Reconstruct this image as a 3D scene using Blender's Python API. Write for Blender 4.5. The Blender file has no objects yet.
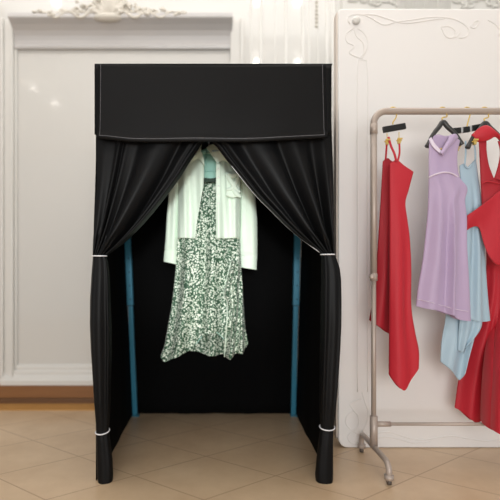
import bpy, bmesh, math, random
from mathutils import Vector, Matrix
random.seed(7)
C = bpy.context.scene
COL = C.collection
PI = math.pi

# ------------------------------------------------------------------ camera
FPX, VPX, HZ, EYE = 421.0, 214.5, 278.0, 0.97      # focal length in pixels, vanishing point, eye height
cd = bpy.data.cameras.new('camera'); cam = bpy.data.objects.new('camera', cd); COL.objects.link(cam)
cam.location = (0, 0, EYE); cam.rotation_euler = (PI / 2, 0, 0)
cd.sensor_width = 36; cd.lens = FPX / 500 * 36
cd.shift_x = (250 - VPX) / 500; cd.shift_y = (HZ - 250) / 500
cd.dof.use_dof = True; cd.dof.focus_distance = 2.1; cd.dof.aperture_fstop = 0.8
C.camera = cam

# ------------------------------------------------------------------ world, lights, exposure
w = bpy.data.worlds.new('world'); C.world = w; w.use_nodes = True
bg = w.node_tree.nodes['Background']; bg.inputs[0].default_value = (0.95, 0.98, 1.0, 1); bg.inputs[1].default_value = 0.47
def area(name, loc, aim, sx, sy, power, color=(1, .96, .9)):
    l = bpy.data.lights.new(name, 'AREA'); l.shape = 'RECTANGLE'; l.size = sx; l.size_y = sy; l.energy = power; l.color = color
    o = bpy.data.objects.new(name, l); COL.objects.link(o); o.location = loc
    o.rotation_euler = (Vector(aim) - Vector(loc)).to_track_quat('-Z', 'Y').to_euler()
    return o
area('front_fill', (-0.9, -0.6, 3.7), (0.1, 2.6, 1.1), 2.2, 1.2, 18, (1, .985, .965))  # frontal key added high behind the camera, not a known ceiling fitting
area('camera_side_fill', (0.0, -3.6, 1.3), (0.1, 2.5, 1.2), 3.0, 2.2, 122, (1, .99, .975))  # unseen fill added behind the camera to brighten the clothes in the booth
area('ceiling_softbox_back', (0.2, 2.3, 3.9), (0.2, 2.3, 0), 5.0, 1.6, 45, (1, .985, .965))
sl = bpy.data.lights.new('booth_fill_spot', 'SPOT'); sl.energy = 410; sl.spot_size = math.radians(17); sl.spot_blend = .6; sl.shadow_soft_size = .22; sl.color = (.97, 1, .99)  # spot added behind the camera to lift the booth clothes, no known lamp
so = bpy.data.objects.new('booth_fill_spot', sl); COL.objects.link(so); so.location = (.0, -2.0, 1.15)
so.rotation_euler = (Vector((-.03, 2.45, 1.12)) - so.location).to_track_quat('-Z', 'Y').to_euler()
for i, (px, py) in enumerate([(56, 2), (258, 2), (298, 2), (256, 62), (298, 62), (33, 88), (55, 103), (0, 65)]):
    D = (3.9 - EYE) * FPX / (HZ - py)                # downlights, placed where the glossy wall mirrors them
    l = bpy.data.lights.new('downlight', 'POINT'); l.energy = 2 if py < 80 and px > 10 else .6; l.shadow_soft_size = 0.04; l.color = (1, .95, .88)
    o = bpy.data.objects.new('downlight', l); COL.objects.link(o)
    o.location = ((px - VPX) / FPX * D, 2 * 3.3 - D, 3.9)
C.view_settings.view_transform = 'Standard'; C.view_settings.look = 'None'
C.view_settings.exposure = 0.15; C.view_settings.gamma = 1.0; C.view_settings.use_curve_mapping = False

# ------------------------------------------------------------------ helpers
def P(px, py, Y): return Vector(((px - VPX) / FPX * Y, Y, EYE - (py - HZ) / FPX * Y))   # a point of the place, seen at (px, py), at distance Y
def srgb(r, g, b):
    f = lambda c: (c / 255 / 12.92) if c / 255 <= .04045 else ((c / 255 + .055) / 1.055) ** 2.4
    return (f(r), f(g), f(b), 1)
def mat(name, col, rough=.5, metal=0, coat=0, sheen=0, spec=.5, bump=None, var=0, coat_rough=.05, sheen_rough=.4):
    m = bpy.data.materials.new(name); m.use_nodes = True
    n = m.node_tree.nodes; L = m.node_tree.links; b = n['Principled BSDF']
    b.inputs['Base Color'].default_value = col; b.inputs['Roughness'].default_value = rough
    b.inputs['Metallic'].default_value = metal; b.inputs['Coat Weight'].default_value = coat; b.inputs['Coat Roughness'].default_value = coat_rough
    b.inputs['Sheen Weight'].default_value = sheen; b.inputs['Sheen Roughness'].default_value = sheen_rough; b.inputs['Specular IOR Level'].default_value = spec
    tc = n.new('ShaderNodeTexCoord')
    if bump:
        t = n.new('ShaderNodeTexNoise'); t.inputs['Scale'].default_value = bump[0]; t.inputs['Detail'].default_value = 3
        L.new(tc.outputs['Object'], t.inputs['Vector'])
        bp = n.new('ShaderNodeBump'); bp.inputs['Strength'].default_value = bump[1]; bp.inputs['Distance'].default_value = .01
        L.new(t.outputs['Fac'], bp.inputs['Height']); L.new(bp.outputs['Normal'], b.inputs['Normal'])
    if var:
        t = n.new('ShaderNodeTexNoise'); t.inputs['Scale'].default_value = 6; t.inputs['Detail'].default_value = 4
        L.new(tc.outputs['Object'], t.inputs['Vector'])
        mx = n.new('ShaderNodeMixRGB'); mx.inputs[1].default_value = tuple(c * (1 - var) for c in col[:3]) + (1,); mx.inputs[2].default_value = tuple(min(1, c * (1 + var)) for c in col[:3]) + (1,)
        L.new(t.outputs['Fac'], mx.inputs[0]); L.new(mx.outputs[0], b.inputs['Base Color'])
    return m
def obj(name, verts, faces, m, parent=None, smooth=True, thick=0, bevel=0, subsurf=0):
    org = Vector((0, 0, 0)); p = parent
    while p is not None: org += p.location; p = p.parent
    me = bpy.data.meshes.new(name)
    me.from_pydata([tuple(Vector(v) - org) for v in verts], [], faces); me.update()
    bm = bmesh.new(); bm.from_mesh(me); bmesh.ops.remove_doubles(bm, verts=bm.verts, dist=1e-5); bmesh.ops.recalc_face_normals(bm, faces=bm.faces); bm.to_mesh(me); bm.free()
    o = bpy.data.objects.new(name, me); COL.objects.link(o)
    me.materials.append(m)
    if parent: o.parent = parent
    if smooth:
        for f in me.polygons: f.use_smooth = True
    if bevel:
        d = o.modifiers.new('bevel', 'BEVEL'); d.width = bevel; d.segments = 2; d.limit_method = 'ANGLE'
    if thick:
        d = o.modifiers.new('solidify', 'SOLIDIFY'); d.thickness = thick; d.offset = 0
    if subsurf:
        d = o.modifiers.new('subsurf', 'SUBSURF'); d.levels = subsurf; d.render_levels = subsurf
    return o
def thing(name, loc, label, cat, group=None):
    o = bpy.data.objects.new(name, None); COL.objects.link(o); o.location = loc; o.empty_display_size = .1
    o['label'] = label; o['category'] = cat
    if group: o['group'] = group
    return o
def struct(o): o['kind'] = 'structure'; return o
class MB:
    def __init__(s): s.v = []; s.f = []
    def add(s, v, f):
        k = len(s.v); s.v += [Vector(q) for q in v]; s.f += [tuple(i + k for i in q) for q in f]; return s
    def box(s, a, b):
        x0, y0, z0 = a; x1, y1, z1 = b
        return s.add([(x0, y0, z0), (x1, y0, z0), (x1, y1, z0), (x0, y1, z0), (x0, y0, z1), (x1, y0, z1), (x1, y1, z1), (x0, y1, z1)],
                     [(0, 3, 2, 1), (4, 5, 6, 7), (0, 1, 5, 4), (1, 2, 6, 5), (2, 3, 7, 6), (3, 0, 4, 7)])
    def obb(s, c, ax, ay, az):                       # centre and three half-axes
        c, ax, ay, az = map(Vector, (c, ax, ay, az))
        q = [c + ax * i + ay * j + az * k for k in (-1, 1) for i, j in ((-1, -1), (1, -1), (1, 1), (-1, 1))]
        return s.add(q, [(0, 3, 2, 1), (4, 5, 6, 7), (0, 1, 5, 4), (1, 2, 6, 5), (2, 3, 7, 6), (3, 0, 4, 7)])
    def tube(s, pts, r, seg=10, closed=False, flat=None):
        pts = [Vector(p) for p in pts]; n = len(pts)
        rr = r if isinstance(r, (list, tuple)) else [r] * n
        T = []
        for i in range(n):
            a = pts[(i - 1) % n] if closed or i > 0 else pts[i]; b = pts[(i + 1) % n] if closed or i < n - 1 else pts[i]
            d = (b - a); T.append(d.normalized() if d.length > 1e-9 else Vector((0, 0, 1)))
        up = Vector((0, 1, 0)) if abs(T[0].y) < .9 else Vector((1, 0, 0))
        N = (up - T[0] * up.dot(T[0])).normalized(); V = []
        for i in range(n):
            N = (N - T[i] * N.dot(T[i])).normalized(); B = T[i].cross(N)
            for k in range(seg):
                a = 2 * PI * k / seg
                V.append(pts[i] + (N * math.cos(a) * (flat or 1) + B * math.sin(a)) * rr[i])
        F = []
        for i in range(n if closed else n - 1):
            j = (i + 1) % n
            for k in range(seg): F.append((i * seg + k, i * seg + (k + 1) % seg, j * seg + (k + 1) % seg, j * seg + k))
        if not closed: F += [tuple(range(seg))[::-1], tuple((n - 1) * seg + k for k in range(seg))]
        return s.add(V, F)
    def ball(s, c, r, sc=(1, 1, 1), nu=12, nv=8):
        c = Vector(c); V = []; F = []
        for i in range(nv + 1):
            t = PI * i / nv
            for k in range(nu):
                a = 2 * PI * k / nu; V.append(c + Vector((math.sin(t) * math.cos(a) * sc[0], math.sin(t) * math.sin(a) * sc[1], math.cos(t) * sc[2])) * r)
        for i in range(nv):
            for k in range(nu): F.append((i * nu + k, i * nu + (k + 1) % nu, (i + 1) * nu + (k + 1) % nu, (i + 1) * nu + k))
        return s.add(V, F)
    def prism(s, poly, d):                           # closed outline (3-D points) pushed by vector d
        n = len(poly); d = Vector(d)
        return s.add([Vector(p) for p in poly] + [Vector(p) + d for p in poly],
                     [tuple(range(n)), tuple(range(2 * n - 1, n - 1, -1))] + [(i, i + n, (i + 1) % n + n, (i + 1) % n) for i in range(n)])
    def build(s, name, m, parent=None, **k): return obj(name, s.v, s.f, m, parent, **k)
def cr(pts, n):                                       # Catmull-Rom through points, n samples evenly along the length
    pts = [Vector(p if len(p) == 3 else (p[0], p[1], 0)) for p in pts]
    if len(pts) == 1: return pts * n
    q = [pts[0] * 2 - pts[1]] + pts + [pts[-1] * 2 - pts[-2]]; dense = []
    for i in range(1, len(q) - 2):
        a, b, c, d = q[i - 1:i + 3]
        for k in range(12):
            t = k / 12
            dense.append(.5 * ((2 * b) + (c - a) * t + (2 * a - 5 * b + 4 * c - d) * t * t + (3 * b - a - 3 * c + d) * t ** 3))
    dense.append(pts[-1]); acc = [0]
    for i in range(1, len(dense)): acc.append(acc[-1] + (dense[i] - dense[i - 1]).length)
    out = []; j = 0
    for k in range(n):
        s = acc[-1] * k / (n - 1)
        while j < len(acc) - 2 and acc[j + 1] < s: j += 1
        L = acc[j + 1] - acc[j]; out.append(dense[j].lerp(dense[j + 1], (s - acc[j]) / L if L > 1e-9 else 0))
    return out
def lin(tab, t):                                      # piecewise linear table
    if t <= tab[0][0]: return tab[0][1]
    for (a, x), (b, y) in zip(tab, tab[1:]):
        if t <= b: return x + (y - x) * (t - a) / (b - a)
    return tab[-1][1]
def g(x, s): return math.exp(-(x / s) ** 2)
def sm(t): t = max(0, min(1, t)); return t * t * (3 - 2 * t)
def gridfaces(r, c, closed=False, off=0):
    F = []
    for i in range(r - 1):
        for j in range(c if closed else c - 1):
            k = (j + 1) % c; F.append((off + i * c + j, off + i * c + k, off + (i + 1) * c + k, off + (i + 1) * c + j))
    return F
def coons(top, right, bottom, left, nu, nv):
    T = cr(top, nu); B = cr(bottom, nu); L = cr(left, nv); R = cr(right, nv); out = []
    for j in range(nv):
        v = j / (nv - 1)
        for i in range(nu):
            u = i / (nu - 1)
            out.append((T[i] * (1 - v) + B[i] * v + L[j] * (1 - u) + R[j] * u
                        - (T[0] * (1 - u) * (1 - v) + T[-1] * u * (1 - v) + B[0] * (1 - u) * v + B[-1] * u * v), u, v))
    return out
def pouch(name, m, parent, top, right, bottom, left, Yc, depth, fold=None, nu=40, nv=50, back_bottom=None, back_top=None, taper=.35, thick=.0):
    """A garment piece: front and back cloth joined at the sides, open at the top and at the hem."""
    fy = Yc if callable(Yc) else (lambda u, v: Yc)
    V = []; F = []
    for side in (-1, 1):
        pts = coons((back_top if side > 0 and back_top else top), right, (back_bottom if side > 0 and back_bottom else bottom), left, nu, nv)
        k = len(V)
        for p, u, v in pts:
            b = max(0, 1 - (2 * u - 1) ** 2) ** .5 * (taper + (1 - taper) * sm(v * 3))
            y0 = fy(u, v); q = P(p.x, p.y, y0)
            q.y += side * depth * b + (fold(u, v) if fold else 0)
            V.append(q)
        F += gridfaces(nv, nu, off=k)
    return obj(name, V, F, m, parent, thick=thick)
def sheet(name, m, parent, top, right, bottom, left, Yc, fold=None, nu=30, nv=30, thick=.003):
    fy = Yc if callable(Yc) else (lambda u, v: Yc)
    V = []
    for p, u, v in coons(top, right, bottom, left, nu, nv):
        y = fy(u, v); q = P(p.x, p.y, y); q.y += fold(u, v) if fold else 0; V.append(q)
    return obj(name, V, gridfaces(nv, nu), m, parent, thick=thick)

# ------------------------------------------------------------------ materials
M_wall = mat('cream_lacquer', srgb(209, 207, 202), .42, coat=1.0, coat_rough=.06)
M_trim = mat('white_trim', srgb(217, 215, 210), .4, coat=.3)
M_head = mat('pale_grey_trim', srgb(196, 193, 191), .4, coat=.3)
M_carv = mat('aged_plaster', srgb(205, 199, 188), .6, bump=(60, .4), var=.12)
M_panel = mat('white_panel_lacquer', srgb(236, 234, 232), .35, coat=.3, coat_rough=.2)
M_relief = mat('panel_relief', srgb(232, 229, 226), .4)
M_edge = mat('panel_edge', srgb(224, 212, 200), .5)
M_black = mat('black_polyester', (.0052, .0052, .0056, 1), .47, sheen=.0, spec=.13, bump=(900, .05))
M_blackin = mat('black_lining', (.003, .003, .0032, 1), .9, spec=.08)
M_stitch = mat('grey_thread', srgb(112, 112, 116), .6)
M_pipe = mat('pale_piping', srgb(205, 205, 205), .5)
M_cord = mat('white_cord', srgb(228, 228, 232), .5)
M_teal = mat('teal_steel', srgb(58, 138, 168), .35, coat=.3)
M_hole = mat('dark_hole', (.01, .02, .03, 1), .7)
M_bw = mat('blackened_steel', (.01, .01, .01, 1), .4)
M_rack = mat('taupe_metal', srgb(178, 164, 154), .38, metal=.2)
M_rackd = mat('grey_castor_rubber', srgb(88, 80, 74), .5)
M_gold = mat('brass', srgb(228, 198, 112), .3, metal=.5)
M_hang = mat('charcoal_hanger', srgb(52, 52, 52), .35)
M_bar = mat('black_hanger_bar', (.006, .006, .006, 1), .35)
M_silver = mat('silver_clip', srgb(200, 200, 200), .3, metal=.8)
M_red = mat('red_crepe', srgb(188, 26, 44), .62, sheen=.15, bump=(300, .08))
M_reddk = mat('red_crepe_shaded', srgb(168, 22, 38), .65, sheen=.1)  # same red crepe, darkened: shade put into the colour
M_lilac = mat('lilac_chiffon', srgb(182, 162, 194), .55, sheen=.3, var=.06)
M_lilacp = mat('pale_lilac_seam', srgb(222, 210, 226), .55)
M_blue = mat('ice_blue_satin', srgb(168, 194, 210), .45, sheen=.2)
M_blouse = mat('mint_white_cotton', srgb(224, 241, 225), .6, sheen=.25, bump=(500, .06))
M_lining = mat('aqua_lining', srgb(164, 214, 200), .6)
M_logo = mat('label_ink', srgb(120, 160, 190), .6)
M_button = mat('pearl_button', srgb(240, 244, 238), .25)
M_turq = mat('aqua_hanger', srgb(150, 205, 195), .35)
def wood(name, c1, c2):
    m = mat(name, c1, .45, coat=.2); n = m.node_tree.nodes; L = m.node_tree.links
    tc = n.new('ShaderNodeTexCoord'); mp = n.new('ShaderNodeMapping'); mp.inputs['Scale'].default_value = (1, 8, 14)
    t = n.new('ShaderNodeTexNoise'); t.inputs['Scale'].default_value = 2.5; t.inputs['Detail'].default_value = 5
    mx = n.new('ShaderNodeMixRGB'); mx.inputs[1].default_value = c1; mx.inputs[2].default_value = c2
    L.new(tc.outputs['Object'], mp.inputs[0]); L.new(mp.outputs[0], t.inputs[0]); L.new(t.outputs[0], mx.inputs[0]); L.new(mx.outputs[0], n['Principled BSDF'].inputs['Base Color'])
    return m
M_wood = wood('brown_wood', srgb(128, 84, 46), srgb(150, 104, 62))
M_wood2 = wood('dark_brown_wood', srgb(92, 62, 38), srgb(112, 78, 50))
M_border = wood('honey_border', srgb(186, 134, 70), srgb(204, 154, 90))
def floor_mat():
    m = bpy.data.materials.new('beige_stone_tiles'); m.use_nodes = True
    n = m.node_tree.nodes; L = m.node_tree.links; b = n['Principled BSDF']
    tc = n.new('ShaderNodeTexCoord'); sp = n.new('ShaderNodeSeparateXYZ'); L.new(tc.outputs['Object'], sp.inputs[0])
    def mth(op, a, c=None, v=None):
        q = n.new('ShaderNodeMath'); q.operation = op
        for i, s in enumerate((a, c)):
            if s is None: continue
            if isinstance(s, (int, float)): q.inputs[i].default_value = s
            else: L.new(s, q.inputs[i])
        return q.outputs[0]
    res = []
    for sgn, off in ((.65, 1.81), (-.65, 1.42)):
        s = mth('ADD', mth('MULTIPLY', sp.outputs[0], sgn), sp.outputs[1])
        f = mth('FRACT', mth('DIVIDE', mth('SUBTRACT', s, off - 45.225), .45))
        res.append(mth('LESS_THAN', mth('ABSOLUTE', mth('SUBTRACT', f, .5)), .009))
    line = mth('MAXIMUM', res[0], res[1])
    t1 = n.new('ShaderNodeTexNoise'); t1.inputs['Scale'].default_value = 3.2; t1.inputs['Detail'].default_value = 8; t1.inputs['Roughness'].default_value = .65
    L.new(tc.outputs['Object'], t1.inputs[0])
    rp = n.new('ShaderNodeValToRGB'); rp.color_ramp.elements[0].position = .3; rp.color_ramp.elements[0].color = srgb(200, 171, 138)
    rp.color_ramp.elements[1].position = .72; rp.color_ramp.elements[1].color = srgb(218, 192, 160); L.new(t1.outputs[0], rp.inputs[0])
    mx = n.new('ShaderNodeMixRGB'); mx.inputs[2].default_value = srgb(180, 150, 120); L.new(line, mx.inputs[0]); L.new(rp.outputs[0], mx.inputs[1])
    L.new(mx.outputs[0], b.inputs['Base Color']); b.inputs['Roughness'].default_value = .3; b.inputs['Specular IOR Level'].default_value = .5
    return m
M_floor = floor_mat()
def print_mat():
    m = bpy.data.materials.new('green_floral_print'); m.use_nodes = True
    n = m.node_tree.nodes; L = m.node_tree.links; b = n['Principled BSDF']
    tc = n.new('ShaderNodeTexCoord')
    nz = n.new('ShaderNodeTexNoise'); nz.inputs['Scale'].default_value = 70; nz.inputs['Detail'].default_value = 1; L.new(tc.outputs['Object'], nz.inputs[0])
    va = n.new('ShaderNodeVectorMath'); va.operation = 'MULTIPLY_ADD'; va.inputs[1].default_value = (.02, .02, .02); L.new(nz.outputs['Color'], va.inputs[0]); L.new(tc.outputs['Object'], va.inputs[2])
    v = n.new('ShaderNodeTexVoronoi'); v.inputs['Scale'].default_value = 95; L.new(va.outputs[0], v.inputs['Vector'])
    t = n.new('ShaderNodeTexNoise'); t.inputs['Scale'].default_value = 85; t.inputs['Detail'].default_value = 2; L.new(tc.outputs['Object'], t.inputs[0])
    ad = n.new('ShaderNodeMath'); ad.operation = 'MULTIPLY_ADD'; ad.inputs[1].default_value = .55; L.new(t.outputs[0], ad.inputs[0]); L.new(v.outputs['Distance'], ad.inputs[2])
    rp = n.new('ShaderNodeValToRGB'); e = rp.color_ramp.elements
    e[0].position = .665; e[0].color = srgb(232, 238, 226); e[1].position = .735; e[1].color = srgb(106, 148, 118)
    q = e.new(.9); q.color = srgb(46, 78, 58)
    L.new(ad.outputs[0], rp.inputs[0]); L.new(rp.outputs[0], b.inputs['Base Color']); b.inputs['Roughness'].default_value = .65; b.inputs['Sheen Weight'].default_value = .1
    return m
M_print = print_mat()
M_lace = mat('dark_green_lace', srgb(40, 58, 48), .7)

# ------------------------------------------------------------------ the room
WY = 3.3
WS = FPX / WY
def wx(px): return (px - VPX) / WS
def wz(py): return EYE - (py - HZ) / WS
struct(MB().box((-6, -4, -.05), (6, WY + .3, 0)).build('floor', M_floor, smooth=False))
struct(MB().box((-6, WY, 0), (6, WY + .2, 4)).build('wall_back', M_wall, smooth=False))
struct(MB().box((-6, -4, 4), (6, WY + .3, 4.1)).build('ceiling', mat('white_ceiling', srgb(230, 228, 224), .8), smooth=False))
bb = MB(); bb.box((-6, WY - .045, .04), (6, WY, wz(383.5)))
struct(bb.build('baseboard_back', M_wood, smooth=False, bevel=.006))
struct(MB().box((-6, WY - .06, .0), (6, WY, .042)).build('trim_1', M_wood2, smooth=False, bevel=.004))
struct(MB().box((-6, 3.08, -.01), (6, WY - .06, .004)).build('trim_2', M_border, smooth=False))
# moulded frame on the wall: two jambs, head cornice with a cove, bottom rail
def jamb(x0, x1, n):
    b = MB(); s = 1 if x1 > x0 else -1; z0, z1 = wz(383), wz(21)
    for a, c, p in ((x0, x0 + s * 3, .05), (x0 + s * 3, x0 + s * 10, .03), (x0 + s * 10, x0 + s * 12.5, .045), (x0 + s * 12.5, x1, .02)):
        b.box((min(wx(a), wx(c)), WY - p, z0), (max(wx(a), wx(c)), WY, z1))
    struct(b.build('trim_%d' % n, M_trim, smooth=False, bevel=.006))
jamb(3, 18, 3); jamb(243, 230, 4)
prof = [(0, wz(50.5)), (-.028, wz(50.3)), (-.034, wz(48.5)), (-.028, wz(47)), (-.02, wz(46)), (-.022, wz(42)), (-.03, wz(38)), (-.05, wz(34)), (-.085, wz(30.5)), (-.13, wz(28)), (-.135, wz(27)), (-.135, wz(24)), (-.1, wz(22.5)), (-.1, wz(20.5)), (0, wz(20))]
struct(MB().prism([(wx(16), WY + a, z) for a, z in prof], (wx(232) - wx(16), 0, 0)).build('trim_5', M_head, smooth=False))
rail = [(0, wz(364)), (-.012, wz(365)), (-.02, wz(367)), (-.02, wz(369)), (-.03, wz(371)), (-.032, wz(374)), (-.045, wz(376)), (-.062, wz(379)), (-.062, wz(383.4)), (0, wz(383.4))]
struct(MB().prism([(wx(4), WY + a, z) for a, z in rail], (wx(242) - wx(4), 0, 0)).build('trim_6', M_trim, smooth=False))
k = 7
for px, r in ((251, .012), (261, .02), (275, .008), (286, .02), (303, .02), (309, .01), (318, .008), (327, .022), (333.5, .03), (337, .012)):
    struct(MB().tube([(wx(px), WY, wz(383)), (wx(px), WY, 3.9)], r * .6, 10).build('trim_%d' % k, M_trim)); k += 1
# beads hanging down the batten, in relief
bd = MB()
for i in range(7): bd.ball((wx(316.5), WY - .004, wz(2 + i * 4)), .012, (1, .8, 1.25))
struct(bd.build('trim_%d' % k, M_carv)); k += 1
# ribbed and carved frieze above the white panel
fz = MB(); fz.box((wx(341), WY - .03, 2.85), (wx(640), WY, 3.6))
for i in range(60):
    x = wx(396 + i * 1.9 + random.uniform(-.4, .4)) if i < 28 else None
    if x: fz.box((x - .004, WY - .045, 2.9), (x + .004, WY - .03, 3.55))
for i in range(34):
    cx = 350 + (i % 11) * 4.2 if i < 11 else (455 + (i - 11) * 3.2)
    cy = -2 + random.uniform(0, 9); r0 = random.uniform(.02, .05); ph = random.uniform(0, 6)
    pts = [(wx(cx) + r0 * (1 - t / 16) * math.cos(ph + t * .55), WY - .033, wz(cy) + r0 * (1 - t / 16) * math.sin(ph + t * .55)) for t in range(14)]
    fz.tube(pts, .009, 6)
struct(fz.build('trim_%d' % k, mat('silver_grey_plaster', srgb(206, 204, 198), .5), smooth=False)); k += 1

# rococo carving over the frame
cv = thing('wall_carving', (wx(110), WY - .1, wz(28)), 'aged white rococo plaster carving with central shell over the framed wall recess', 'carving')
sh = MB()
for i in range(9):
    a = math.radians(20 + i * 17.5); tip = Vector((wx(112) + .15 * math.cos(a), WY - .06, wz(27) + .26 * math.sin(a)))
    sh.tube([Vector((wx(112), WY - .08, wz(28))), (Vector((wx(112), WY - .11, wz(28))) + tip) / 2 + Vector((0, -.01, 0)), tip], [.02, .03, .022], 8)
sh.ball((wx(112), WY - .12, wz(27)), .045, (2.6, .8, .7))
sh.build('shell', M_carv, cv)
for s in (-1, 1):
    sc = MB(); lf = MB()
    pts = [(wx(112 + s * (8 + 5 * t)), WY - .13, wz(25 - 3 * math.sin(t * 1.3))) for t in range(13)]
    sc.tube(cr(pts, 50), [.014 - .008 * i / 49 for i in range(50)], 8)
    for cx, cy, R in ((16, 18, .075), (30, 20, .06), (44, 21, .05), (58, 22, .035)):
        R *= .6; cy += 2
        sp = [(wx(112 + s * cx) + R * (1 - t / 22) * math.cos(t * .5) * s, WY - .12, wz(cy) + R * (1 - t / 22) * math.sin(t * .5)) for t in range(20)]
        sc.tube(sp, [.010 - .0003 * t for t in range(20)], 7)
    for i in range(110):
        t = random.random() ** 1.2; cx = 112 + s * (8 + 66 * t); cy = 26 - (1 - t) * random.uniform(0, 20) * random.random() - random.uniform(0, 3)
        lf.ball((wx(cx), WY - random.uniform(.05, .14), wz(cy)), random.uniform(.008, .02), (1.4, .8, 1), 8, 6)
    sc.build('scroll', M_carv, cv); lf.build('leaf_garland', M_carv, cv)

# ------------------------------------------------------------------ white carved panel on the right
PY = 2.40
x0 = P(338.5, 0, PY).x; x1 = 3.3; zt = P(0, 8.5, PY).z; R = .055
pn = thing('decorative_panel', (1.9, PY + .04, 0), 'tall white lacquered panel with carved flower outlines behind the clothes rack', 'panel')
poly = [(x0 + R - R * math.cos(a), PY, R - R * math.sin(a) + .002) for a in [PI / 2 * i / 6 for i in range(7)]] + [(x1, PY, .002), (x1, PY, zt), (x0 + .012, PY, zt), (x0, PY, zt - .012)]
MB().prism(poly, (0, .085, 0)).build('board', M_panel, pn, smooth=False, bevel=.006)
MB().box((x0 - .006, PY + .02, R), (x0, PY + .075, zt - .01)).build('edge_band', M_edge, pn, smooth=False)
def relief(lines, r=.003):
    b = MB()
    for l in lines: b.tube([P(a.x, a.y, PY) for a in cr(l, 40)], r, 8)
    return b
relief([[(350, 24), (347.5, 19), (351, 15), (361, 14.5), (371, 18), (379, 23), (386, 25), (396, 22), (411, 20), (427, 17.5), (441, 17), (455, 19.5), (465, 25), (469, 31), (466, 37), (459, 38)],
        [(361, 14.5), (375, 15), (388, 19), (402, 23), (415, 22.5), (430, 20), (445, 18.5)]]).build('carved_ribbon', M_relief, pn)
relief([[(354, 28), (346, 34), (347, 42), (354, 46), (349.5, 53), (360, 58), (363, 58)], [(357, 28), (364, 33), (368, 43), (365, 53), (362, 58)], [(354, 30), (357, 37), (363, 43), (364, 52), (361, 57)]]).build('carved_scroll', M_relief, pn)
relief([[(441, 27), (449, 26.5), (455, 31), (453, 37.5), (446, 36.5), (441, 27)], [(449, 38), (456, 37), (460, 33)]]).build('carved_leaf', M_relief, pn)
relief([[(471, 26), (476, 21), (479, 22), (475, 28), (470, 27)], [(488, 20), (495, 24), (500, 31), (498, 36)], [(500, 25), (510, 20), (520, 26), (512, 33), (500, 36)]]).build('carved_leaf', M_relief, pn)
relief([[(357.5, 392), (357.5, 300), (357.5, 160), (357.5, 66), (362, 58.5), (367.5, 66), (367.5, 160), (367.5, 300), (367.5, 392)]]).build('carved_rib', M_relief, pn)
relief([[(362, 398), (350, 404), (353, 410), (347, 416), (346, 424), (353, 431), (360, 434), (366, 424), (368, 412), (365, 402), (362, 392)], [(353, 410), (358, 416), (358, 426), (353, 431)], [(353, 431), (348, 436), (350, 442), (357, 444), (361, 438)]]).build('carved_scroll', M_relief, pn)
relief([[(357, 444), (366, 439), (378, 433), (390, 432), (402, 436), (420, 440), (436, 438), (452, 436), (470, 439), (490, 441), (520, 436)], [(366, 442), (382, 437), (398, 439), (414, 443), (430, 442)]], .0035).build('carved_ribbon', M_relief, pn)
kb = MB(); c = P(356, 21, PY - .004)
kb.tube([c, c + Vector((0, -.012, 0)), c + Vector((0, -.018, 0))], [.022, .022, .014], 20); kb.build('rosette', M_trim, pn)

# ------------------------------------------------------------------ black dressing booth
booth = thing('dressing_booth', (0, 2.5, 0), 'tall black fabric dressing booth with tied-back curtains on tiled floor', 'changing booth')
ZT = P(0, 64.5, 2.0).z; FY, BY = 2.0, 3.0
xl_t, xl_b, xr_t, xr_b = -.675, -.578, .64, .576
def fold_noise(a, b): return .006 * math.sin(a * 9 + 2 * math.sin(b * 4)) + .004 * math.sin(a * 23 + b * 3)
for s, nm in ((-1, 'l'), (1, 'r')):
    V = []
    nu, nv = 30, 24
    for j in range(nv):
        v = j / (nv - 1); z = ZT - .01 - (ZT - .0108) * v
        for i in range(nu):
            u = i / (nu - 1); y = FY + .015 + (BY - FY - .015) * u
            xb = (xl_t + (xl_b - xl_t) * v) if s < 0 else (xr_t + (xr_b - xr_t) * v)
            xf = -.562 if s < 0 else .553
            V.append((xf + (xb - xf) * u + s * .004 + .4 * fold_noise(u, v) * math.sin(PI * u), y, z))
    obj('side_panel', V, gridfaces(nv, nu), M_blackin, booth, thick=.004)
V = []
for j in range(24):
    v = j / 23; z = ZT - .01 - (ZT - .012) * v
    for i in range(40):
        u = i / 39; a = xl_t + (xl_b - xl_t) * v; b_ = xr_t + (xr_b - xr_t) * v
        V.append((a + (b_ - a) * u, BY + .004 + fold_noise(u * 2, v) * math.sin(PI * u), z))
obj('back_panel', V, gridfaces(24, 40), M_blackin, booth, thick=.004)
V = []
for j in range(12):
    v = j / 11
    for i in range(20):
        u = i / 19; a = -.566 + (xl_t + .566) * v; b_ = .556 + (xr_t - .556) * v
        V.append((a + (b_ - a) * u, FY - .012 + (BY - FY + .014) * v, ZT - .004 - .006 * math.sin(PI * u) * math.sin(PI * v)))
obj('roof_panel', V, gridfaces(12, 20), M_black, booth, thick=.004)
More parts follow.
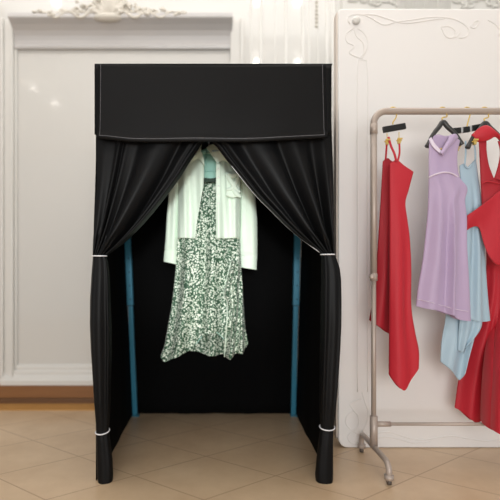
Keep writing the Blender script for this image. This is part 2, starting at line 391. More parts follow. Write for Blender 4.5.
# frame: back posts (telescoping, teal), hidden front posts, top rails
def post(xb, xt, y, s):
    up = MB(); lo = MB(); zj = P(0, 305.5, y).z
    f = lambda z: xb + (xt - xb) * z / ZT
    def bar(b, z0, z1, wx_, wy_):
        b.add([(f(z) + i * wx_, y + j * wy_, z) for z in (z0, z1) for i, j in ((-1, -1), (1, -1), (1, 1), (-1, 1))], [(0, 3, 2, 1), (4, 5, 6, 7), (0, 1, 5, 4), (1, 2, 6, 5), (2, 3, 7, 6), (3, 0, 4, 7)])
    bar(up, zj, ZT - .03, .021, .018); bar(lo, .012, zj + .05, .0165, .014)
    p = up.build('post', M_teal, booth, smooth=False, bevel=.003); lo.build('lower_tube', M_teal, p, smooth=False, bevel=.003)
    MB().obb((f(zj), y, zj), (.0222, 0, 0), (0, .0192, 0), (0, 0, .003)).build('joint_ring', M_hole, p, smooth=False)
    MB().box((f(0) - .02, y - .02, .001), (f(0) + .03, y + .022, .008)).build('foot_plate', M_teal, p, smooth=False, bevel=.002)
    for q in range(4):
        z = zj + .045 + q * .095; c = Vector((f(z) + s * .004, y - .0185, z)); MB().tube([c, c + Vector((0, -.003, 0))], .005, 10).build('adjustment_hole', M_hole, p)
post(-.557, -.64, 2.96, 1); post(.553, .598, 2.96, 1)
for s in (-1, 1):
    MB().tube([(s * .546, FY + .085, .004), (s * .546, FY + .085, ZT - .03)], .011, 10).build('post', M_teal, booth)
MB().tube([(-.56, FY + .085, ZT - .03), (.55, FY + .085, ZT - .03)], .01, 8).build('top_rail', M_teal, booth)
MB().tube([(-.6, BY - .04, ZT - .03), (.59, BY - .04, ZT - .03)], .01, 8).build('top_rail', M_teal, booth)
MB().tube([(-.59, 2.45, ZT - .05), (.58, 2.45, ZT - .05)], .01, 8).build('hanging_rail', M_bw, booth)
# front header strip and the valance flap
V = []
for j in range(14):
    v = j / 13
    for i in range(60):
        u = i / 59; q = P(94.6 + (331.5 - 94.6) * u, 64.6 + .7 * math.sin(PI * u) + (134 - 64) * v, FY - .012)
        q.y += .004 * math.sin(u * 40) * v; V.append(q)
obj('header_strip', V, gridfaces(14, 60), M_black, booth, thick=.004)
V = []
for j in range(26):
    v = j / 25
    for i in range(70):
        u = i / 69; xl = 97.6 - .3 * v; xr = 325.6 + 1.2 * v; y1 = 138 + 3 * sm(u * 6) * (1 - sm((u - .65) * 3)) + (-.6) * u
        q = P(xl + (xr - xl) * u, 64.4 + .9 * math.sin(PI * u) + (y1 - 62.6) * v, FY - .022)
        q.y += -.016 * v * v + .005 * math.sin(u * 8 + 1) * v * v + .003 * math.sin(u * 19 + v * 3) * v - .008 * g(v - .97, .03)
        V.append(q)
val = obj('valance', V, gridfaces(26, 70), M_black, booth, thick=.004)
vg = [Vector(v) for v in V]
st = MB()
st.tube([vg[24 * 70 + i] + Vector((0, -.0035, 0)) for i in range(1, 69)], .0011, 6)
st.tube([vg[j * 70 + 1] + Vector((0, -.0035, 0)) for j in range(0, 25)], .0009, 6)
st.tube([vg[j * 70 + 68] + Vector((0, -.0035, 0)) for j in range(0, 25)], .0009, 6)
st.build('stitching', M_stitch, val)
# curtains: gathered upper sweep, bundled lower fall, cords
def curtain(side):
    nu, nv = 110, 70
    if side < 0:
        outer = [(97, 96), (96.5, 130), (95.5, 180), (94, 225), (93, 256)]
        inner = [(209, 96), (205.5, 136), (200.5, 144.5), (191, 158.5), (179.5, 176.5), (165, 196), (150, 214.5), (135, 231), (120, 245), (106, 256)]
        def disp(u, v):
            e = .25 + .75 * sm(v * 1.3)
            d = -.030 * g(u - .235, .022) - .010 * g(u - .30, .03) + .014 * g(u - .27, .018) - .010 * g(u - .09, .06)
            d += -.050 * g(u - .60, .13) + .05 * g(u - .80, .05) - .02 * g(u - .9, .03) - .03 * g(u - .965, .022) + .03 * g(u - 1.0, .02)
            d += .02 * g(u - .42, .06)
            return d * e
        low = [(256, 93, 106), (262, 92.6, 108), (275, 91.6, 109.5), (300, 90.2, 110.5), (325, 90, 111.5), (350, 91, 111.5), (375, 92.6, 111), (400, 94, 110.5), (420, 95.6, 109.5), (431, 96.4, 108.6), (440, 96.6, 110), (460, 97, 112.4), (475, 97.4, 113), (482, 98.5, 112.5)]
    else:
        outer = [(331, 96), (331.5, 130), (333, 180), (333.6, 225), (334, 254)]
        inner = [(211, 96), (211.5, 138), (217, 146.5), (228, 161), (241.5, 177.5), (256.5, 195.5), (272, 211), (286, 225), (301, 238), (321.5, 254)]
        def disp(u, v):
            e = .25 + .75 * sm(v * 1.3)
            d = -.028 * g(u - .08, .05) + .025 * g(u - .19, .05) - .040 * g(u - .33, .08) + .03 * g(u - .47, .05) - .022 * g(u - .62, .1) + .03 * g(u - .78, .06)
            d += -.03 * g(u - .90, .035) + .015 * g(u - .94, .02) - .015 * g(u - .97, .02) + .02 * g(u - 1, .015)
            return d * e
        low = [(254, 321.5, 334), (260, 321.5, 337), (268, 321.3, 339.6), (280, 321.2, 341), (300, 320.6, 341.3), (325, 320.5, 341), (350, 320, 340), (375, 319.6, 338.4), (400, 319.4, 336.6), (420, 320, 334.6), (427, 320.6, 333.8), (440, 319, 333), (460, 316.5, 333), (475, 315.2, 333), (482, 316, 332.4)]
    O = cr(outer, nv); I = cr(inner, nv); V = []; edge = []
    for j in range(nv):
        v = j / (nv - 1)
        for i in range(nu):
            u = i / (nu - 1); p = O[j].lerp(I[j], u); q = P(p.x, p.y, FY + .02)
            gather = 1 - sm((v - .86) / .14) * .75
            q.y += disp(u, v) * gather + .012 * math.sin(u * 60) * sm((v - .8) / .2)
            q.y = max(q.y, FY - .006 if v < .3 else 0)
            V.append(q)
        edge.append(V[-1].copy())
    c = obj('curtain', V, gridfaces(nv, nu), M_black, booth, thick=.004)
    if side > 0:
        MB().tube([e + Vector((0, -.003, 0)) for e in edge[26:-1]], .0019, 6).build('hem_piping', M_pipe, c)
    # lower fall
    n = 72; rows = 80; V = []; yt = [a[0] for a in low]
    tl = [(a[0], a[1]) for a in low]; tr = [(a[0], a[2]) for a in low]
    for j in range(rows):
        py = yt[0] + (yt[-1] - yt[0]) * j / (rows - 1)
        a, b_ = lin(tl, py), lin(tr, py); cxp = (a + b_) / 2; hw = (b_ - a) / 2
        d = lin([(yt[0], .022), (yt[0] + 15, .03), (320, .045), (400, .04), (429, .024), (440, .03), (484, .036)], py)
        amp = lin([(yt[0], .35), (330, .6), (400, .6), (429, .35), (445, .25), (484, .1)], py)
        for k_ in range(n):
            th = 2 * PI * k_ / n
            w_ = 1 + amp * .55 * (math.cos(4 * th + 1.1 + side * .7 + py * .004) * .6 + math.cos(7 * th + 2 + py * .006) * .4 - .35)
            ex = math.cos(th); ey = math.sin(th)
            q = P(cxp + hw * math.copysign(abs(ex) ** .85, ex), py, FY + .015); q.y += d * ey * w_
            V.append(q)
    F = gridfaces(rows, n, True)
    k0 = len(V); V.append(sum((V[(rows - 1) * n + i] for i in range(n)), Vector()) / n); V[-1].z -= .004
    F += [((rows - 1) * n + i, (rows - 1) * n + (i + 1) % n, k0) for i in range(n)]
    obj('curtain_fall', V, F, M_black, c)
    # cords
    for py, xa, xb in ((256 if side < 0 else 254.5, 93, 106) if side < 0 else (254.5, 321.3, 334), (431, 96.2, 108.8) if side < 0 else (427, 320.4, 334)):
        cx = P((xa + xb) / 2, py, FY + .015); hw = (xb - xa) / 2 / FPX * FY + .003
        sag = .006 if py > 400 else .001
        ring = [cx + Vector((hw * math.cos(t), .031 * math.sin(t), sag * (math.sin(t)) + (0.003 * math.cos(t) * -side if py > 400 and side < 0 else 0))) for t in [2 * PI * i / 40 for i in range(40)]]
        MB().tube(ring, .0029, 8, closed=True).build('tie_cord', M_cord, c)
curtain(-1); curtain(1)

# ------------------------------------------------------------------ clothes hanging in the booth
HY = 2.45
hg = thing('clothes_hanger', (P(209, 0, HY).x, HY, P(0, 150, HY).z), 'aqua clothes hanger inside the open neck of the mint blouse', 'hanger')
hb = MB(); ctr = P(209, 150, HY)
top = Vector((ctr.x, 2.45, ZT - .05))
hk = [top + Vector((.022 * math.sin(t), 0, .022 * math.cos(t))) for t in [-2.0 + 3.6 * i / 16 for i in range(17)]] + [Vector((ctr.x + .01, HY, ctr.z + .1)), Vector((ctr.x, HY, ctr.z + .06)), ctr]
MB().tube(cr(hk, 60), .0035, 8).build('hook', M_silver, hg)
hb.tube(cr([P(174, 176, HY), P(184, 166, HY), P(198, 155, HY), P(209, 150, HY), P(220, 155, HY), P(234, 166, HY), P(246, 176, HY)], 40), .012, 10)
hb.build('arms', M_turq, hg)
MB().tube([P(180, 171, HY), P(240, 171, HY)], .005, 8).build('trouser_bar', M_turq, hg)

blo = thing('blouse', (P(209, 0, HY).x, HY, P(0, 240, HY).z), 'open pale mint long-sleeved blouse hanging over the floral dress in the booth', 'blouse')
YB = HY
def blouse_body():
    rows, cols = 60, 120; ys = [152 + 87 * j / (rows - 1) for j in range(rows)]
    xl = [(152, 199), (156, 191), (162, 182), (168, 178.5), (180, 178), (240, 177.5)]
    xr = [(152, 221), (156, 228), (162, 236), (170, 241), (180, 240.5), (240, 239.5)]
    ol = [(152, 198), (160, 201.5), (172, 204.5), (190, 204), (205, 201), (222, 198), (240, 196)]
    orr = [(152, 217), (160, 216.5), (170, 216), (185, 216), (240, 216)]
    V = []
    for y in ys:
        a, b_, c, e = lin(xl, y), lin(xr, y), lin(ol, y), lin(orr, y); d = lin([(152, .02), (160, .055), (180, .085), (240, .098)], y)
        w_ = .3 + .7 * sm((y - 158) / 50)
        for i in range(cols):
            s = i / (cols - 1)
            if s < .33: t = s / .33; x = c + (a - c) * t; yy = -d * (1 - t ** 3.0) ** .5
            elif s < .62: t = (s - .33) / .29; x = a + (b_ - a) * t; yy = d * .55 * math.sin(PI * t)
            else: t = (s - .62) / .38; x = b_ + (e - b_) * t; yy = -d * (1 - (1 - t) ** 3.0) ** .5
            fo = (.014 * math.sin((x - 178) * .36 + y * .012) + .005 * math.sin(x * .8 - y * .03)) * w_ * (1 if s < .33 or s > .62 else .4)
            q = P(x, y + (1.2 * math.sin((x - 178) / 62 * PI) if y > 235 else 0), YB); q.y += yy + fo; V.append(q)
    return obj('body', V, gridfaces(rows, cols), M_blouse, blo, thick=.002)
blouse_body()
sheet('back_lining', M_lining, blo, [(196, 152.5), (209, 154), (222, 152.5)], [(222, 152.5), (226, 200)], [(192, 200), (226, 200)], [(196, 152.5), (192, 200)], YB + .012, nu=12, nv=14)
def sleeve(L, cuffy):
    rows, n = 50, 40; V = []; y0, y1 = L[0][0], L[-1][0]
    for j in range(rows):
        y = y0 + (y1 - y0) * j / (rows - 1); a, b_ = lin([(q[0], q[1]) for q in L], y), lin([(q[0], q[2]) for q in L], y)
        for i in range(n):
            th = 2 * PI * i / n; r = 1 + .16 * math.sin(3 * th + y * .02) + .07 * math.sin(5 * th - y * .05)
            q = P((a + b_) / 2 + (b_ - a) / 2 * math.cos(th), y + (q_t(y, y1) * 1.4 * math.cos(th)), YB + .005); q.y += .03 * math.sin(th) * r * (.75 if y > cuffy else 1); V.append(q)
    return V, gridfaces(rows, n, True)
def q_t(y, y1): return 1 if y > y1 - 6 else 0
for L, cy in (([(160, 180, 186), (168, 174.5, 183), (178, 171.5, 181), (190, 169.2, 179.5), (215, 167, 178.6), (240, 165.6, 177.6), (250, 164.8, 177.2), (251.5, 165, 177)], 249), ([(160, 234, 241), (170, 238, 246), (182, 240, 251), (196, 240.4, 255), (220, 240.3, 257), (245, 239.7, 257.2), (256, 239.6, 257), (257, 240, 256.6)], 255)):
    V, F = sleeve(L, cy); sl = obj('sleeve', V, F, M_blouse, blo, thick=.002)
    y1 = L[-1][0]; a, b_ = L[-1][1], L[-1][2]
    V, F = sleeve([(y1 - 1, a - .2, b_ + .2), (y1 + 5, a - .6, b_ - .1), (y1 + 11.5, a - 1, b_ - .4)], 0); obj('cuff', V, F, M_blouse, sl, thick=.005)
CY = YB - .095
cl = MB()
sheet('collar', M_blouse, blo, [(201.5, 143.5), (199, 147), (196.5, 152)], [(196.5, 152), (193, 157), (189.5, 162)], [(204.5, 166), (198, 158.5), (189.5, 162)], [(201.5, 143.5), (201, 150), (203.5, 158), (204.5, 166)], CY, lambda u, v: .02 * u - .012 * math.sin(PI * v), 14, 14, .004)
sheet('collar', M_blouse, blo, [(206, 146.5), (210, 144.5), (214, 143.5)], [(214, 143.5), (219, 149), (225, 157), (230, 164)], [(217.6, 164), (221, 161), (225, 161), (230, 164)], [(206, 146.5), (210, 153), (214, 159), (217.6, 164)], CY, lambda u, v: .02 * (1 - u) * (1 - v) - .012 * math.sin(PI * v), 16, 16, .004)
lb = MB()
lb.tube([P(a.x, a.y, CY - .012) for a in cr([(212, 151.5), (213, 150), (213.6, 151.6), (214.8, 150), (215.5, 151.4), (216.8, 149.8), (217.6, 151), (219.4, 149.6)], 40)], .0016, 5)
lb.build('label_lettering', M_logo, blo)
bt = MB()
sheet('button_placket', M_blouse, blo, [(216, 163), (220.5, 163)], [(220.5, 163), (220.8, 238.5)], [(216, 239), (220.8, 238.5)], [(216, 163), (216, 239)], YB - .104, nu=6, nv=30, thick=.004)
for i in range(8):
    c = P(218.4, 169 + i * 8.6, YB - .108); MB().tube([c, c + Vector((0, -.003, 0))], .0055, 12).build('button', M_button, blo)
pk = sheet('pocket', M_blouse, blo, [(226, 172), (240, 171)], [(240, 171), (240, 196)], [(226, 196), (233, 198), (240, 196)], [(226, 172), (226, 196)], YB - .104, lambda u, v: -.008 * math.sin(PI * u) * v, 14, 14, .004)
for pts in ([(226, 174), (231, 181), (236, 189), (240.5, 192)], [(239, 175), (236, 182), (232, 188), (226.5, 190)], [(228, 173), (233, 176), (239, 173)], [(233, 187), (236, 193), (241, 197)]):
    MB().tube([P(a.x, a.y, YB - .116) for a in cr(pts, 20)], [.006 + .009 * math.sin(PI * i / 19) for i in range(20)], 10, flat=.6).build('tie', M_blouse, pk)

dr = thing('floral_dress', (P(209, 0, HY).x, HY, P(0, 358, HY).z), 'green and white floral midi dress with ruffled hem under the mint blouse', 'dress')
def dfold(u, v): return (.024 * math.sin(u * 17 + 1.5 * v) + .010 * math.sin(u * 33 - 2 * v)) * sm(v * 1.4) + .004 * math.sin(v * 14 + u * 5)
pouch('body', M_print, dr, [(200, 180), (209, 181), (218, 180), (223, 180)], [(223, 180), (232, 205), (239, 235), (241, 262), (243, 290), (245, 322), (247, 346)],
      [(160, 356), (165, 361.5), (173, 357), (182, 353), (193, 347), (202, 336), (210, 331.5), (219, 333), (226, 341), (236, 350), (247, 346)],
      [(200, 180), (190, 205), (178, 235), (176, 262), (172, 300), (168, 324), (164, 345), (160, 356)], lambda u, v: HY - .012 + .03 * (1 - sm((v - .25) * 4)), .06, dfold, 70, 80,
      back_bottom=[(160, 356), (170, 357), (182, 354), (196, 353.5), (210, 357), (224, 356), (236, 354), (247, 346)])
MB().tube([P(p.x, p.y, HY - .10 + .028 * math.sin(i / 39 * 8) * (.4 + .6 * i / 39) - .008 * math.sin(i / 39 * 22) + .028) for i, p in enumerate(cr([(231, 262), (226.5, 280), (224, 294), (227.5, 303), (227, 320), (225.5, 340), (224.5, 357)], 40))], .0035, 6).build('ruffle_contrast_edge', M_blouse, dr)  # pale tube added to set off the ruffle in place of shading
MB().tube([P(p.x, p.y, HY - .075) for p in cr([(196, 344), (203, 335.5), (210, 331.5), (217, 332.5), (224, 339)], 24)], .0022, 6).build('hem_edge', M_lining, dr)
for a in (206.5, 214.5): MB().tube([P(a, 150, HY - .03), P(a - .3, 166, HY - .058), P(a, 180, HY - .06)], .0025, 8).build('strap', M_lining, dr)
sheet('lace_neckline', M_lace, dr, [(200, 176.5), (205, 177.5), (211, 178.5), (218, 177), (223, 176.5)], [(223, 176.5), (223, 182)], [(200, 182), (223, 182)], [(200, 176.5), (200, 182)], HY - .066, lambda u, v: .03 * (2 * u - 1) ** 2 + .002 * math.sin(u * 60), 40, 6, .003)
sheet('ruffle', M_print, dr, [(231, 262), (236, 260), (241, 263)], [(241, 263), (243, 288), (244.5, 318), (248.5, 345)], [(224.5, 357), (230, 358.5), (237, 354), (243, 353), (248.5, 345)],
      [(231, 262), (226.5, 280), (224, 294), (227.5, 303), (227, 320), (225.5, 340), (224.5, 357)], HY - .10, lambda u, v: .028 * math.sin(u * 15 + v * 8) * (.4 + .6 * v) - .008 * math.sin(v * 22) * (1 - u) + .055 * u ** 3 + .03 * g(u, .08), 50, 70, .003)

# ------------------------------------------------------------------ clothes rack on the right
RY = 2.165
def rp(px, py): return P(px, py, RY)
pole = rp(373.7, 300); px_ = pole.x; barz = rp(0, 111.3).z
rack = thing('clothes_rack', (px_ + .6, RY, 0), 'taupe metal rolling garment rack holding the coloured dresses', 'clothes rack')
RX = px_ + 1.3
rb = .017
bar = [Vector((px_, RY, rp(0, 133).z))] + [Vector((px_ + .065 - .065 * math.cos(a), RY, barz - .065 + .065 * math.sin(a))) for a in [PI / 2 * i / 10 for i in range(11)]]
bar += [Vector((RX - .065 + .065 * math.sin(a), RY, barz - .065 + .065 * math.cos(a))) for a in [PI / 2 * i / 10 for i in range(11)]] + [Vector((RX, RY, rp(0, 133).z))]
MB().tube(bar, rb, 16).build('top_bar', M_rack, rack)
def end(x, nearest):
    zj = rp(0, 277).z; zb = .105
    up = MB(); up.tube([(x, RY, zj), (x, RY, rp(0, 133).z + .001)], .0165, 16); up.tube([(x, RY, rp(0, 134).z), (x, RY, rp(0, 124).z)], .019, 16)
    u = up.build('upright', M_rack, rack)
    MB().tube([(x, RY, zb), (x, RY, zj + .05)], .0122, 14).build('lower_tube', M_rack, u)
    cl = MB(); cl.tube([(x, RY, zj - .02), (x, RY, zj + .018)], .0185, 16); cl.build('clamp', M_rack, u)
    kn = MB(); kn.tube([(x - .005, RY - .012, zj), (x - .02, RY - .032, zj)], .006, 10); kn.ball((x - .024, RY - .038, zj), .014); kn.build('knob', M_rack, u)
    MB().tube([(x, RY, zb + .002), (x, RY, rp(0, 416).z)], .0195, 16).build('socket', M_rack, u)
    yf, yb = 1.975, 2.345
    pts = [(x, yb, .035), (x, yb, .075), (x, yb - .012, .098), (x, yb - .04, .106), (x, RY + .05, .103), (x, RY, .102), (x, RY - .06, .102), (x, yf + .05, .100), (x, yf + .018, .092), (x, yf, .068), (x, yf, .032)]
    ft = MB().tube(cr(pts, 70), .014, 14).build('base_leg', M_rack, rack)
    for y in (yf, yb):
        cs = MB(); cs.tube([(x, y, .026), (x, y, .046)], .022, 14); cs.tube([(x, y, .018), (x, y, .027)], .011, 12)
        cs.build('castor_cap', M_rack, ft)
        MB().tube([(x - .008, y, .0132), (x + .008, y, .0132)], .013, 16).build('castor_wheel', M_rackd, ft)
end(px_, True); end(RX, False)
zr = rp(0, 424).z
MB().tube([(px_, RY, zr), (RX, RY, zr)], .0085, 12).build('lower_rail', M_rack, rack)
for a, b_ in ((px_ + .015, px_ + .085), (RX - .085, RX - .015)): MB().tube([(a, RY, zr), (b_, RY, zr)], .0135, 14).build('rail_sleeve', M_rack, rack)

def hook(px, py_low, Y, root):
    x = rp(px, 0).x; low = P(px, py_low, Y)
    pts = [Vector((x + (rb + .004) * math.cos(a), RY, barz + (rb + .004) * math.sin(a))) for a in [-.5 + 3.6 * i / 14 for i in range(15)]][::-1]
    pts = [Vector((x + (rb + .004) * math.cos(a), RY, barz + (rb + .004) * math.sin(a))) for a in [3.5 - 3.9 * i / 14 for i in range(15)]]
    pts += [Vector((x + .012, (RY + Y) / 2, barz - .035)), Vector((low.x, Y, low.z + .012)), low]
    MB().tube(cr(pts, 50), .0033, 8).build('hook', M_gold, root)
def clip(px, py, Y, root, nm='clip'):
    c = P(px, py, Y); b = MB()
    b.obb(c, (.006, 0, 0), (0, .009, 0), (0, 0, .014)); b.obb(c + Vector((0, -.012, .008)), (.012, 0, 0), (0, .004, 0), (0, 0, .004)); b.tube([c + Vector((-.014, 0, .002)), c + Vector((.014, 0, .002))], .0035, 8)
    b.tube([c + Vector((0, 0, .01)), P(px, py - 9, Y)], .0022, 6)
    b.build(nm, M_gold, root, smooth=False, bevel=.002)
# 1: bar hanger with two clips (red slip dress)
HG = 'hangers on the rack'
h = thing('clip_hanger', P(395, 128, 2.15), 'black bar hanger with brass clips holding the leftmost red dress', 'hanger', HG)
a, b_ = P(382.8, 130, 2.15), P(405.5, 126, 2.15); ax = (b_ - a) / 2
MB().obb((a + b_) / 2, ax, (0, .008, 0), Vector((-ax.z, 0, ax.x)).normalized() * .0155).build('bar', M_bar, h, smooth=False, bevel=.004)
hook(393, 124.5, 2.15, h); clip(387, 142, 2.15, h); clip(399, 141, 2.15, h)
# 2: wide wooden hanger (lilac dress)
def shaped(label, apex, l, r, Y, thing_name='shaped_hanger'):
    h = thing(thing_name, P(apex[0], apex[1], Y), label, 'hanger', HG)
    b = MB(); pts = cr([l, ((l[0] * 2 + apex[0]) / 3, (l[1] * .55 + apex[1] * .45)), ((l[0] + apex[0] * 3) / 4, apex[1] + 5), apex, ((r[0] + apex[0] * 3) / 4, apex[1] + 5), ((r[0] * 2 + apex[0]) / 3, (r[1] * .55 + apex[1] * .45)), r], 50)
    b.tube([P(p.x, p.y + 1, Y) for p in pts], [.0085 + .0035 * math.sin(PI * i / 49) + .004 * g(i / 49, .08) + .004 * g(i / 49 - 1, .08) for i in range(50)], 12)
    b.build('arms', M_hang, h); hook(apex[0] - .6, apex[1] - 1, Y, h)
    return h
shaped('charcoal shaped hanger in the neck of the lilac dress', (443, 121), (427, 146), (462, 144), 2.125)
shaped('charcoal shaped hanger in the collar of the long red halter dress', (485, 122), (467.5, 147), (505, 145), 2.14)
h = thing('clip_hanger', P(468, 129, 2.17), 'tilted black bar hanger with silver bands holding the light blue dress', 'hanger', HG)
for (p, q) in (((452.5, 131.2), (460.6, 130.4)), ((462.2, 130.2), (469.4, 129.2)), ((471, 128.6), (484, 126.2))):
    a, b_ = P(*p, 2.17), P(*q, 2.17); ax = (b_ - a) / 2
    MB().obb((a + b_) / 2, ax, (0, .008, 0), Vector((-ax.z, 0, ax.x)).normalized() * .0145).build('bar', M_bar, h, smooth=False, bevel=.003)
for p in ((461.4, 130.3), (470.2, 128.9)):
    MB().obb(P(*p, 2.17), (.005, 0, .0006), (0, .009, 0), (0, 0, .0155)).build('band', M_silver, h, smooth=False, bevel=.002)
hook(467, 128.5, 2.17, h); clip(457, 148.5, 2.17, h); clip(474.5, 142, 2.13, h)

# red slip dress
d1 = thing('red_slip_dress', P(396, 388, 2.15), 'plain red slip dress with thin straps at the left end of the rack', 'dress')
def rf(a, b): return lambda u, v: (a * math.sin(u * 9 + v * 2) + b * math.sin(u * 4 - v * 3)) * sm(v * 1.5)
pouch('front', M_red, d1, [(389.6, 164), (393, 161.5), (396.5, 160), (404, 166), (413.6, 172)], [(413.6, 172), (408.8, 190), (405.5, 203), (407.5, 220), (410, 240), (411.5, 270), (411.5, 305), (415, 330), (419, 350), (419, 367)],
      [(389, 374), (392.5, 380), (397, 386), (403, 388.8), (411, 378), (419, 367)], [(389.6, 164), (389.3, 270), (389, 374)], 2.12, .018, rf(.007, .008), 30, 70)
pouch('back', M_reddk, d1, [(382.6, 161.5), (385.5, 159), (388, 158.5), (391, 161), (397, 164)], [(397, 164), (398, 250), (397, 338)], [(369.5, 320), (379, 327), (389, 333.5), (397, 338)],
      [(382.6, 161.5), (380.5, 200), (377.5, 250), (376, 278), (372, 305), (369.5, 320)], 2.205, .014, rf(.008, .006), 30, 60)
for pts, y0, y1 in (([(386.8, 143), (386.2, 152), (385.6, 160)], 2.15, 2.19), ([(388.5, 137), (391, 146), (394.5, 154), (396.3, 161.5)], 2.145, 2.108), ([(399.3, 143), (399.5, 153), (397.5, 162)], 2.15, 2.13)):
    q = cr(pts, 16); MB().tube([P(p.x, p.y, y0 + (y1 - y0) * i / 15) for i, p in enumerate(q)], .0062 if y1 < 2.12 else .005, 8, flat=.4).build('strap', M_red, d1)

# lilac dress
d2 = thing('lilac_dress', P(443, 320, 2.11), 'sheer lilac halter dress with pale seams on the charcoal hanger', 'dress')
LY = 2.105
def lf_(u, v): return .010 * math.sin(u * 17 + v) * sm(v * 1.5) - .016 * g(u - .60, .035) * sm(v * 2 - .4) + .012 * g(u - .50, .05) * sm(v * 2 - .4) - .012 * g(u - .78, .1) * sm(v) - .008 * g(u - .35, .1) * sm(v)
pouch('body', M_lilac, d2, [(429, 141), (432, 144), (436, 149), (440.5, 153.5), (446, 149), (452, 141), (456, 138.5), (460, 141)], [(460, 141), (457.8, 152), (457.4, 165), (459.5, 178), (467, 188.5), (464.5, 201), (466, 218), (466, 245), (468, 280), (470, 321)],
      [(416.6, 306), (425, 308.5), (437, 310.5), (449, 315), (458, 319.5), (470, 321)], [(429, 141), (428.6, 160), (428.6, 178), (428, 210), (425.5, 240), (423, 262), (419, 285), (416.6, 306)], LY, .024, lf_, 60, 70,
      back_top=[(429, 141), (436, 138.5), (446, 138), (454, 139.5), (460, 141)])
sb = [(428.8, 177.5), (435, 174.5), (444, 172.3), (452, 173.5), (458.5, 177.5)]
MB().tube([P(p.x, p.y, LY - .026 + .02 * (2 * i / 29 - 1) ** 2) for i, p in enumerate(cr(sb, 30))], .004, 8).build('waist_seam', M_lilacp, d2)
sheet('halter_band', M_lilacp, d2, [(430.5, 138), (433, 136)], [(433, 136), (436.5, 144), (442, 151.5)], [(440.5, 154), (442, 151.5)], [(430.5, 138), (433.5, 146), (440.5, 154)], LY - .022, lambda u, v: .018 * (1 - v), 8, 20, .004)
sheet('halter_band', M_lilac, d2, [(452, 134), (457, 133), (460.5, 136)], [(460.5, 136), (456.5, 140), (450, 147), (442.5, 155.5)], [(440, 153), (442.5, 155.5)], [(452, 134), (448, 141), (440, 153)], LY - .030, lambda u, v: .02 * (1 - v) - .006 * math.sin(PI * u), 10, 20, .004)
sheet('back_collar', M_lilac, d2, [(432, 136.5), (438, 134.5), (446, 136), (456, 134)], [(456, 134), (456, 142)], [(434, 146), (444, 147), (456, 142)], [(432, 136.5), (434, 146)], LY + .012, None, 20, 8, .003)
MB().tube([P(p.x, p.y, LY - .0) for p in cr([(434.5, 147.5), (438, 149.5), (442, 149)], 10)], .005, 6).build('collar_clasp', M_gold, d2)
sh_ = [(416.8, 299), (430, 302), (449, 307.5), (460, 310), (469.2, 311.5)]
hemf = [P(p.x, p.y, LY - .025 * max(0, 1 - (2 * i / 39 - 1) ** 2) ** .5 + lf_(i / 39, .96) - .0045) for i, p in enumerate(cr(sh_, 40))]
MB().tube(hemf, .0016, 6).build('hem_stitch', M_lilacp, d2)

# light blue dress
d3 = thing('light_blue_dress', P(465, 380, 2.17), 'ice blue strappy dress with pointed hem between the lilac and red dresses', 'dress')
def bf(u, v): return (.008 * math.sin(u * 13 + 2 * v) + .005 * math.sin(u * 25)) * sm(v * 1.5)
pouch('body', M_blue, d3, [(459.5, 166), (463, 164), (467, 167.5), (472, 163), (476, 158.5)], [(476, 158.5), (478.5, 178), (481.5, 200), (482, 225), (485, 245), (487, 275), (489, 300), (491, 320.5)],
      [(444, 308), (452, 313), (462, 317), (472, 320), (482, 321.5), (491, 320.5)], [(459.5, 166), (460, 190), (456, 230), (450, 270), (444, 308)], 2.168, .024, bf, 44, 60)
sheet('under_skirt', M_blue, d3, [(446, 300), (460, 302), (474, 304), (482, 306)], [(482, 306), (481, 322), (477, 334), (464.5, 350)], [(441.5, 362), (449, 369), (457, 377), (461, 380.5), (465, 368), (464.5, 350)], [(446, 300), (446, 318), (443, 340), (441.5, 362)], 2.172, lambda u, v: .012 * math.sin(u * 14 + 2 * v) * sm(v * 1.4), 40, 40, .003)
sheet('hem_drape', M_blue, d3, [(460, 318), (470, 320), (482, 318)], [(482, 318), (480.5, 328), (475, 337), (466, 345)], [(459, 351), (462, 352), (464, 349), (466, 345)], [(460, 318), (459, 335), (459, 351)], 2.15, lambda u, v: .008 * math.sin(u * 12 + v), 24, 24, .003)
for pts in ([(465.5, 141), (465.8, 152), (464.8, 165)], [(474.5, 145), (475.3, 152), (475.4, 160)], [(464.8, 165), (468, 168), (472, 164)]):
    MB().tube([P(p.x, p.y, 2.155) for p in cr(pts, 14)], .0048, 8, flat=.4).build('strap', M_blue, d3)

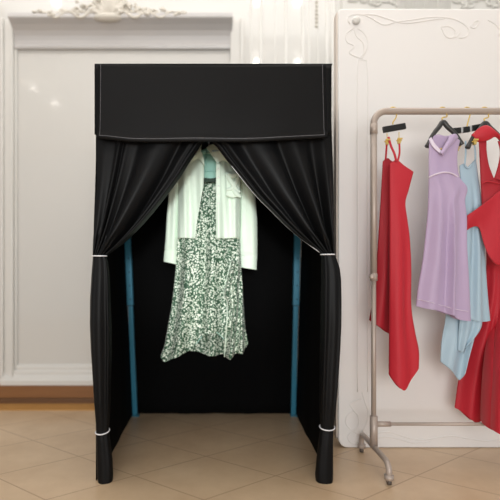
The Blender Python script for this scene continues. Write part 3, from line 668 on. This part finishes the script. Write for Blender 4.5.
# long red halter dress at the frame's right edge
d4 = thing('red_halter_dress', P(495, 430, 2.18), 'long red halter dress with keyhole bodice and wrapped waist at the rack right', 'dress')
BYY = 2.135
def collar_f(u, v): return -.014 * math.sin(PI * v) + .02 * (2 * u - 1) ** 2
sheet('collar', M_red, d4, [(473.6, 134), (480, 127.6), (486.5, 125.6), (494, 129.5), (502, 136)], [(502, 136), (502, 137), (501.6, 138.5)], [(479, 140.3), (483, 141.3), (489, 139.8), (495, 136.6), (501.6, 138.5)], [(473.6, 134), (475.5, 137.5), (479, 140.3)], BYY - .015, collar_f, 30, 14, .005)
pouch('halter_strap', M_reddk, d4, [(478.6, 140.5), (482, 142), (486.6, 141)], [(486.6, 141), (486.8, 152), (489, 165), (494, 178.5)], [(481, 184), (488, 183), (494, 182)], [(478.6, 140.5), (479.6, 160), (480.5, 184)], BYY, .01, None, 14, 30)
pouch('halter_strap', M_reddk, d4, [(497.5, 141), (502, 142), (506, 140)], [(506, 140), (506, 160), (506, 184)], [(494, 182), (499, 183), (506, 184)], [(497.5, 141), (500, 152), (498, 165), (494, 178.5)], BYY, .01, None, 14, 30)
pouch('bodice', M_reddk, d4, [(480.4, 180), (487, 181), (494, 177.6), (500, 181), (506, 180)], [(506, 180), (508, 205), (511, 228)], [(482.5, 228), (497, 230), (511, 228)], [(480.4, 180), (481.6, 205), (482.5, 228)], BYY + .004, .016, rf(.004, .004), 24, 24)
MB().tube([P(p.x, p.y, BYY - .014) for p in cr([(481.2, 184), (487, 181.5), (494, 182.5), (500, 184)], 16)], .003, 6).build('bust_seam', M_red, d4)
sheet('waist_wrap', M_red, d4, [(467, 215.5), (474, 210.5), (483, 204), (492, 197.5), (500, 191), (516, 184)], [(516, 184), (517, 220), (518, 262)], [(467.2, 230.5), (473, 227), (479, 226), (482.5, 231), (485, 243), (490, 258), (500, 266), (518, 262)], [(467, 215.5), (466.8, 223), (467.2, 230.5)],
      lambda u, v: 2.108, lambda u, v: -.006 * math.sin(u * 7 + v * 3) + .012 * (1 - u) * v, 40, 24, .004)
def sky(u, v): return lin([(0, 2.14), (.12, 2.185), (.25, 2.232), (.5, 2.25), (1, 2.25)], v) - .19 * sm((u - .24) / .3) * sm((v - .35) / .4)
def skf(u, v): return (.018 * math.sin(u * 17 + 1.0) + .010 * math.sin(u * 31 + v)) * sm(v * 1.3)
pouch('skirt', M_red, d4, [(482, 222), (496, 224), (514, 222)], [(514, 222), (518, 280), (526, 350), (536, 426)], [(457, 409), (462, 411.5), (467, 417), (473, 421), (479, 418), (486, 418), (489, 428), (500, 432), (516, 430), (536, 426)],
      [(482, 222), (485, 242), (487, 262), (485, 290), (478, 318), (468, 348), (461, 380), (457, 409)], sky, .028, skf, 60, 80)
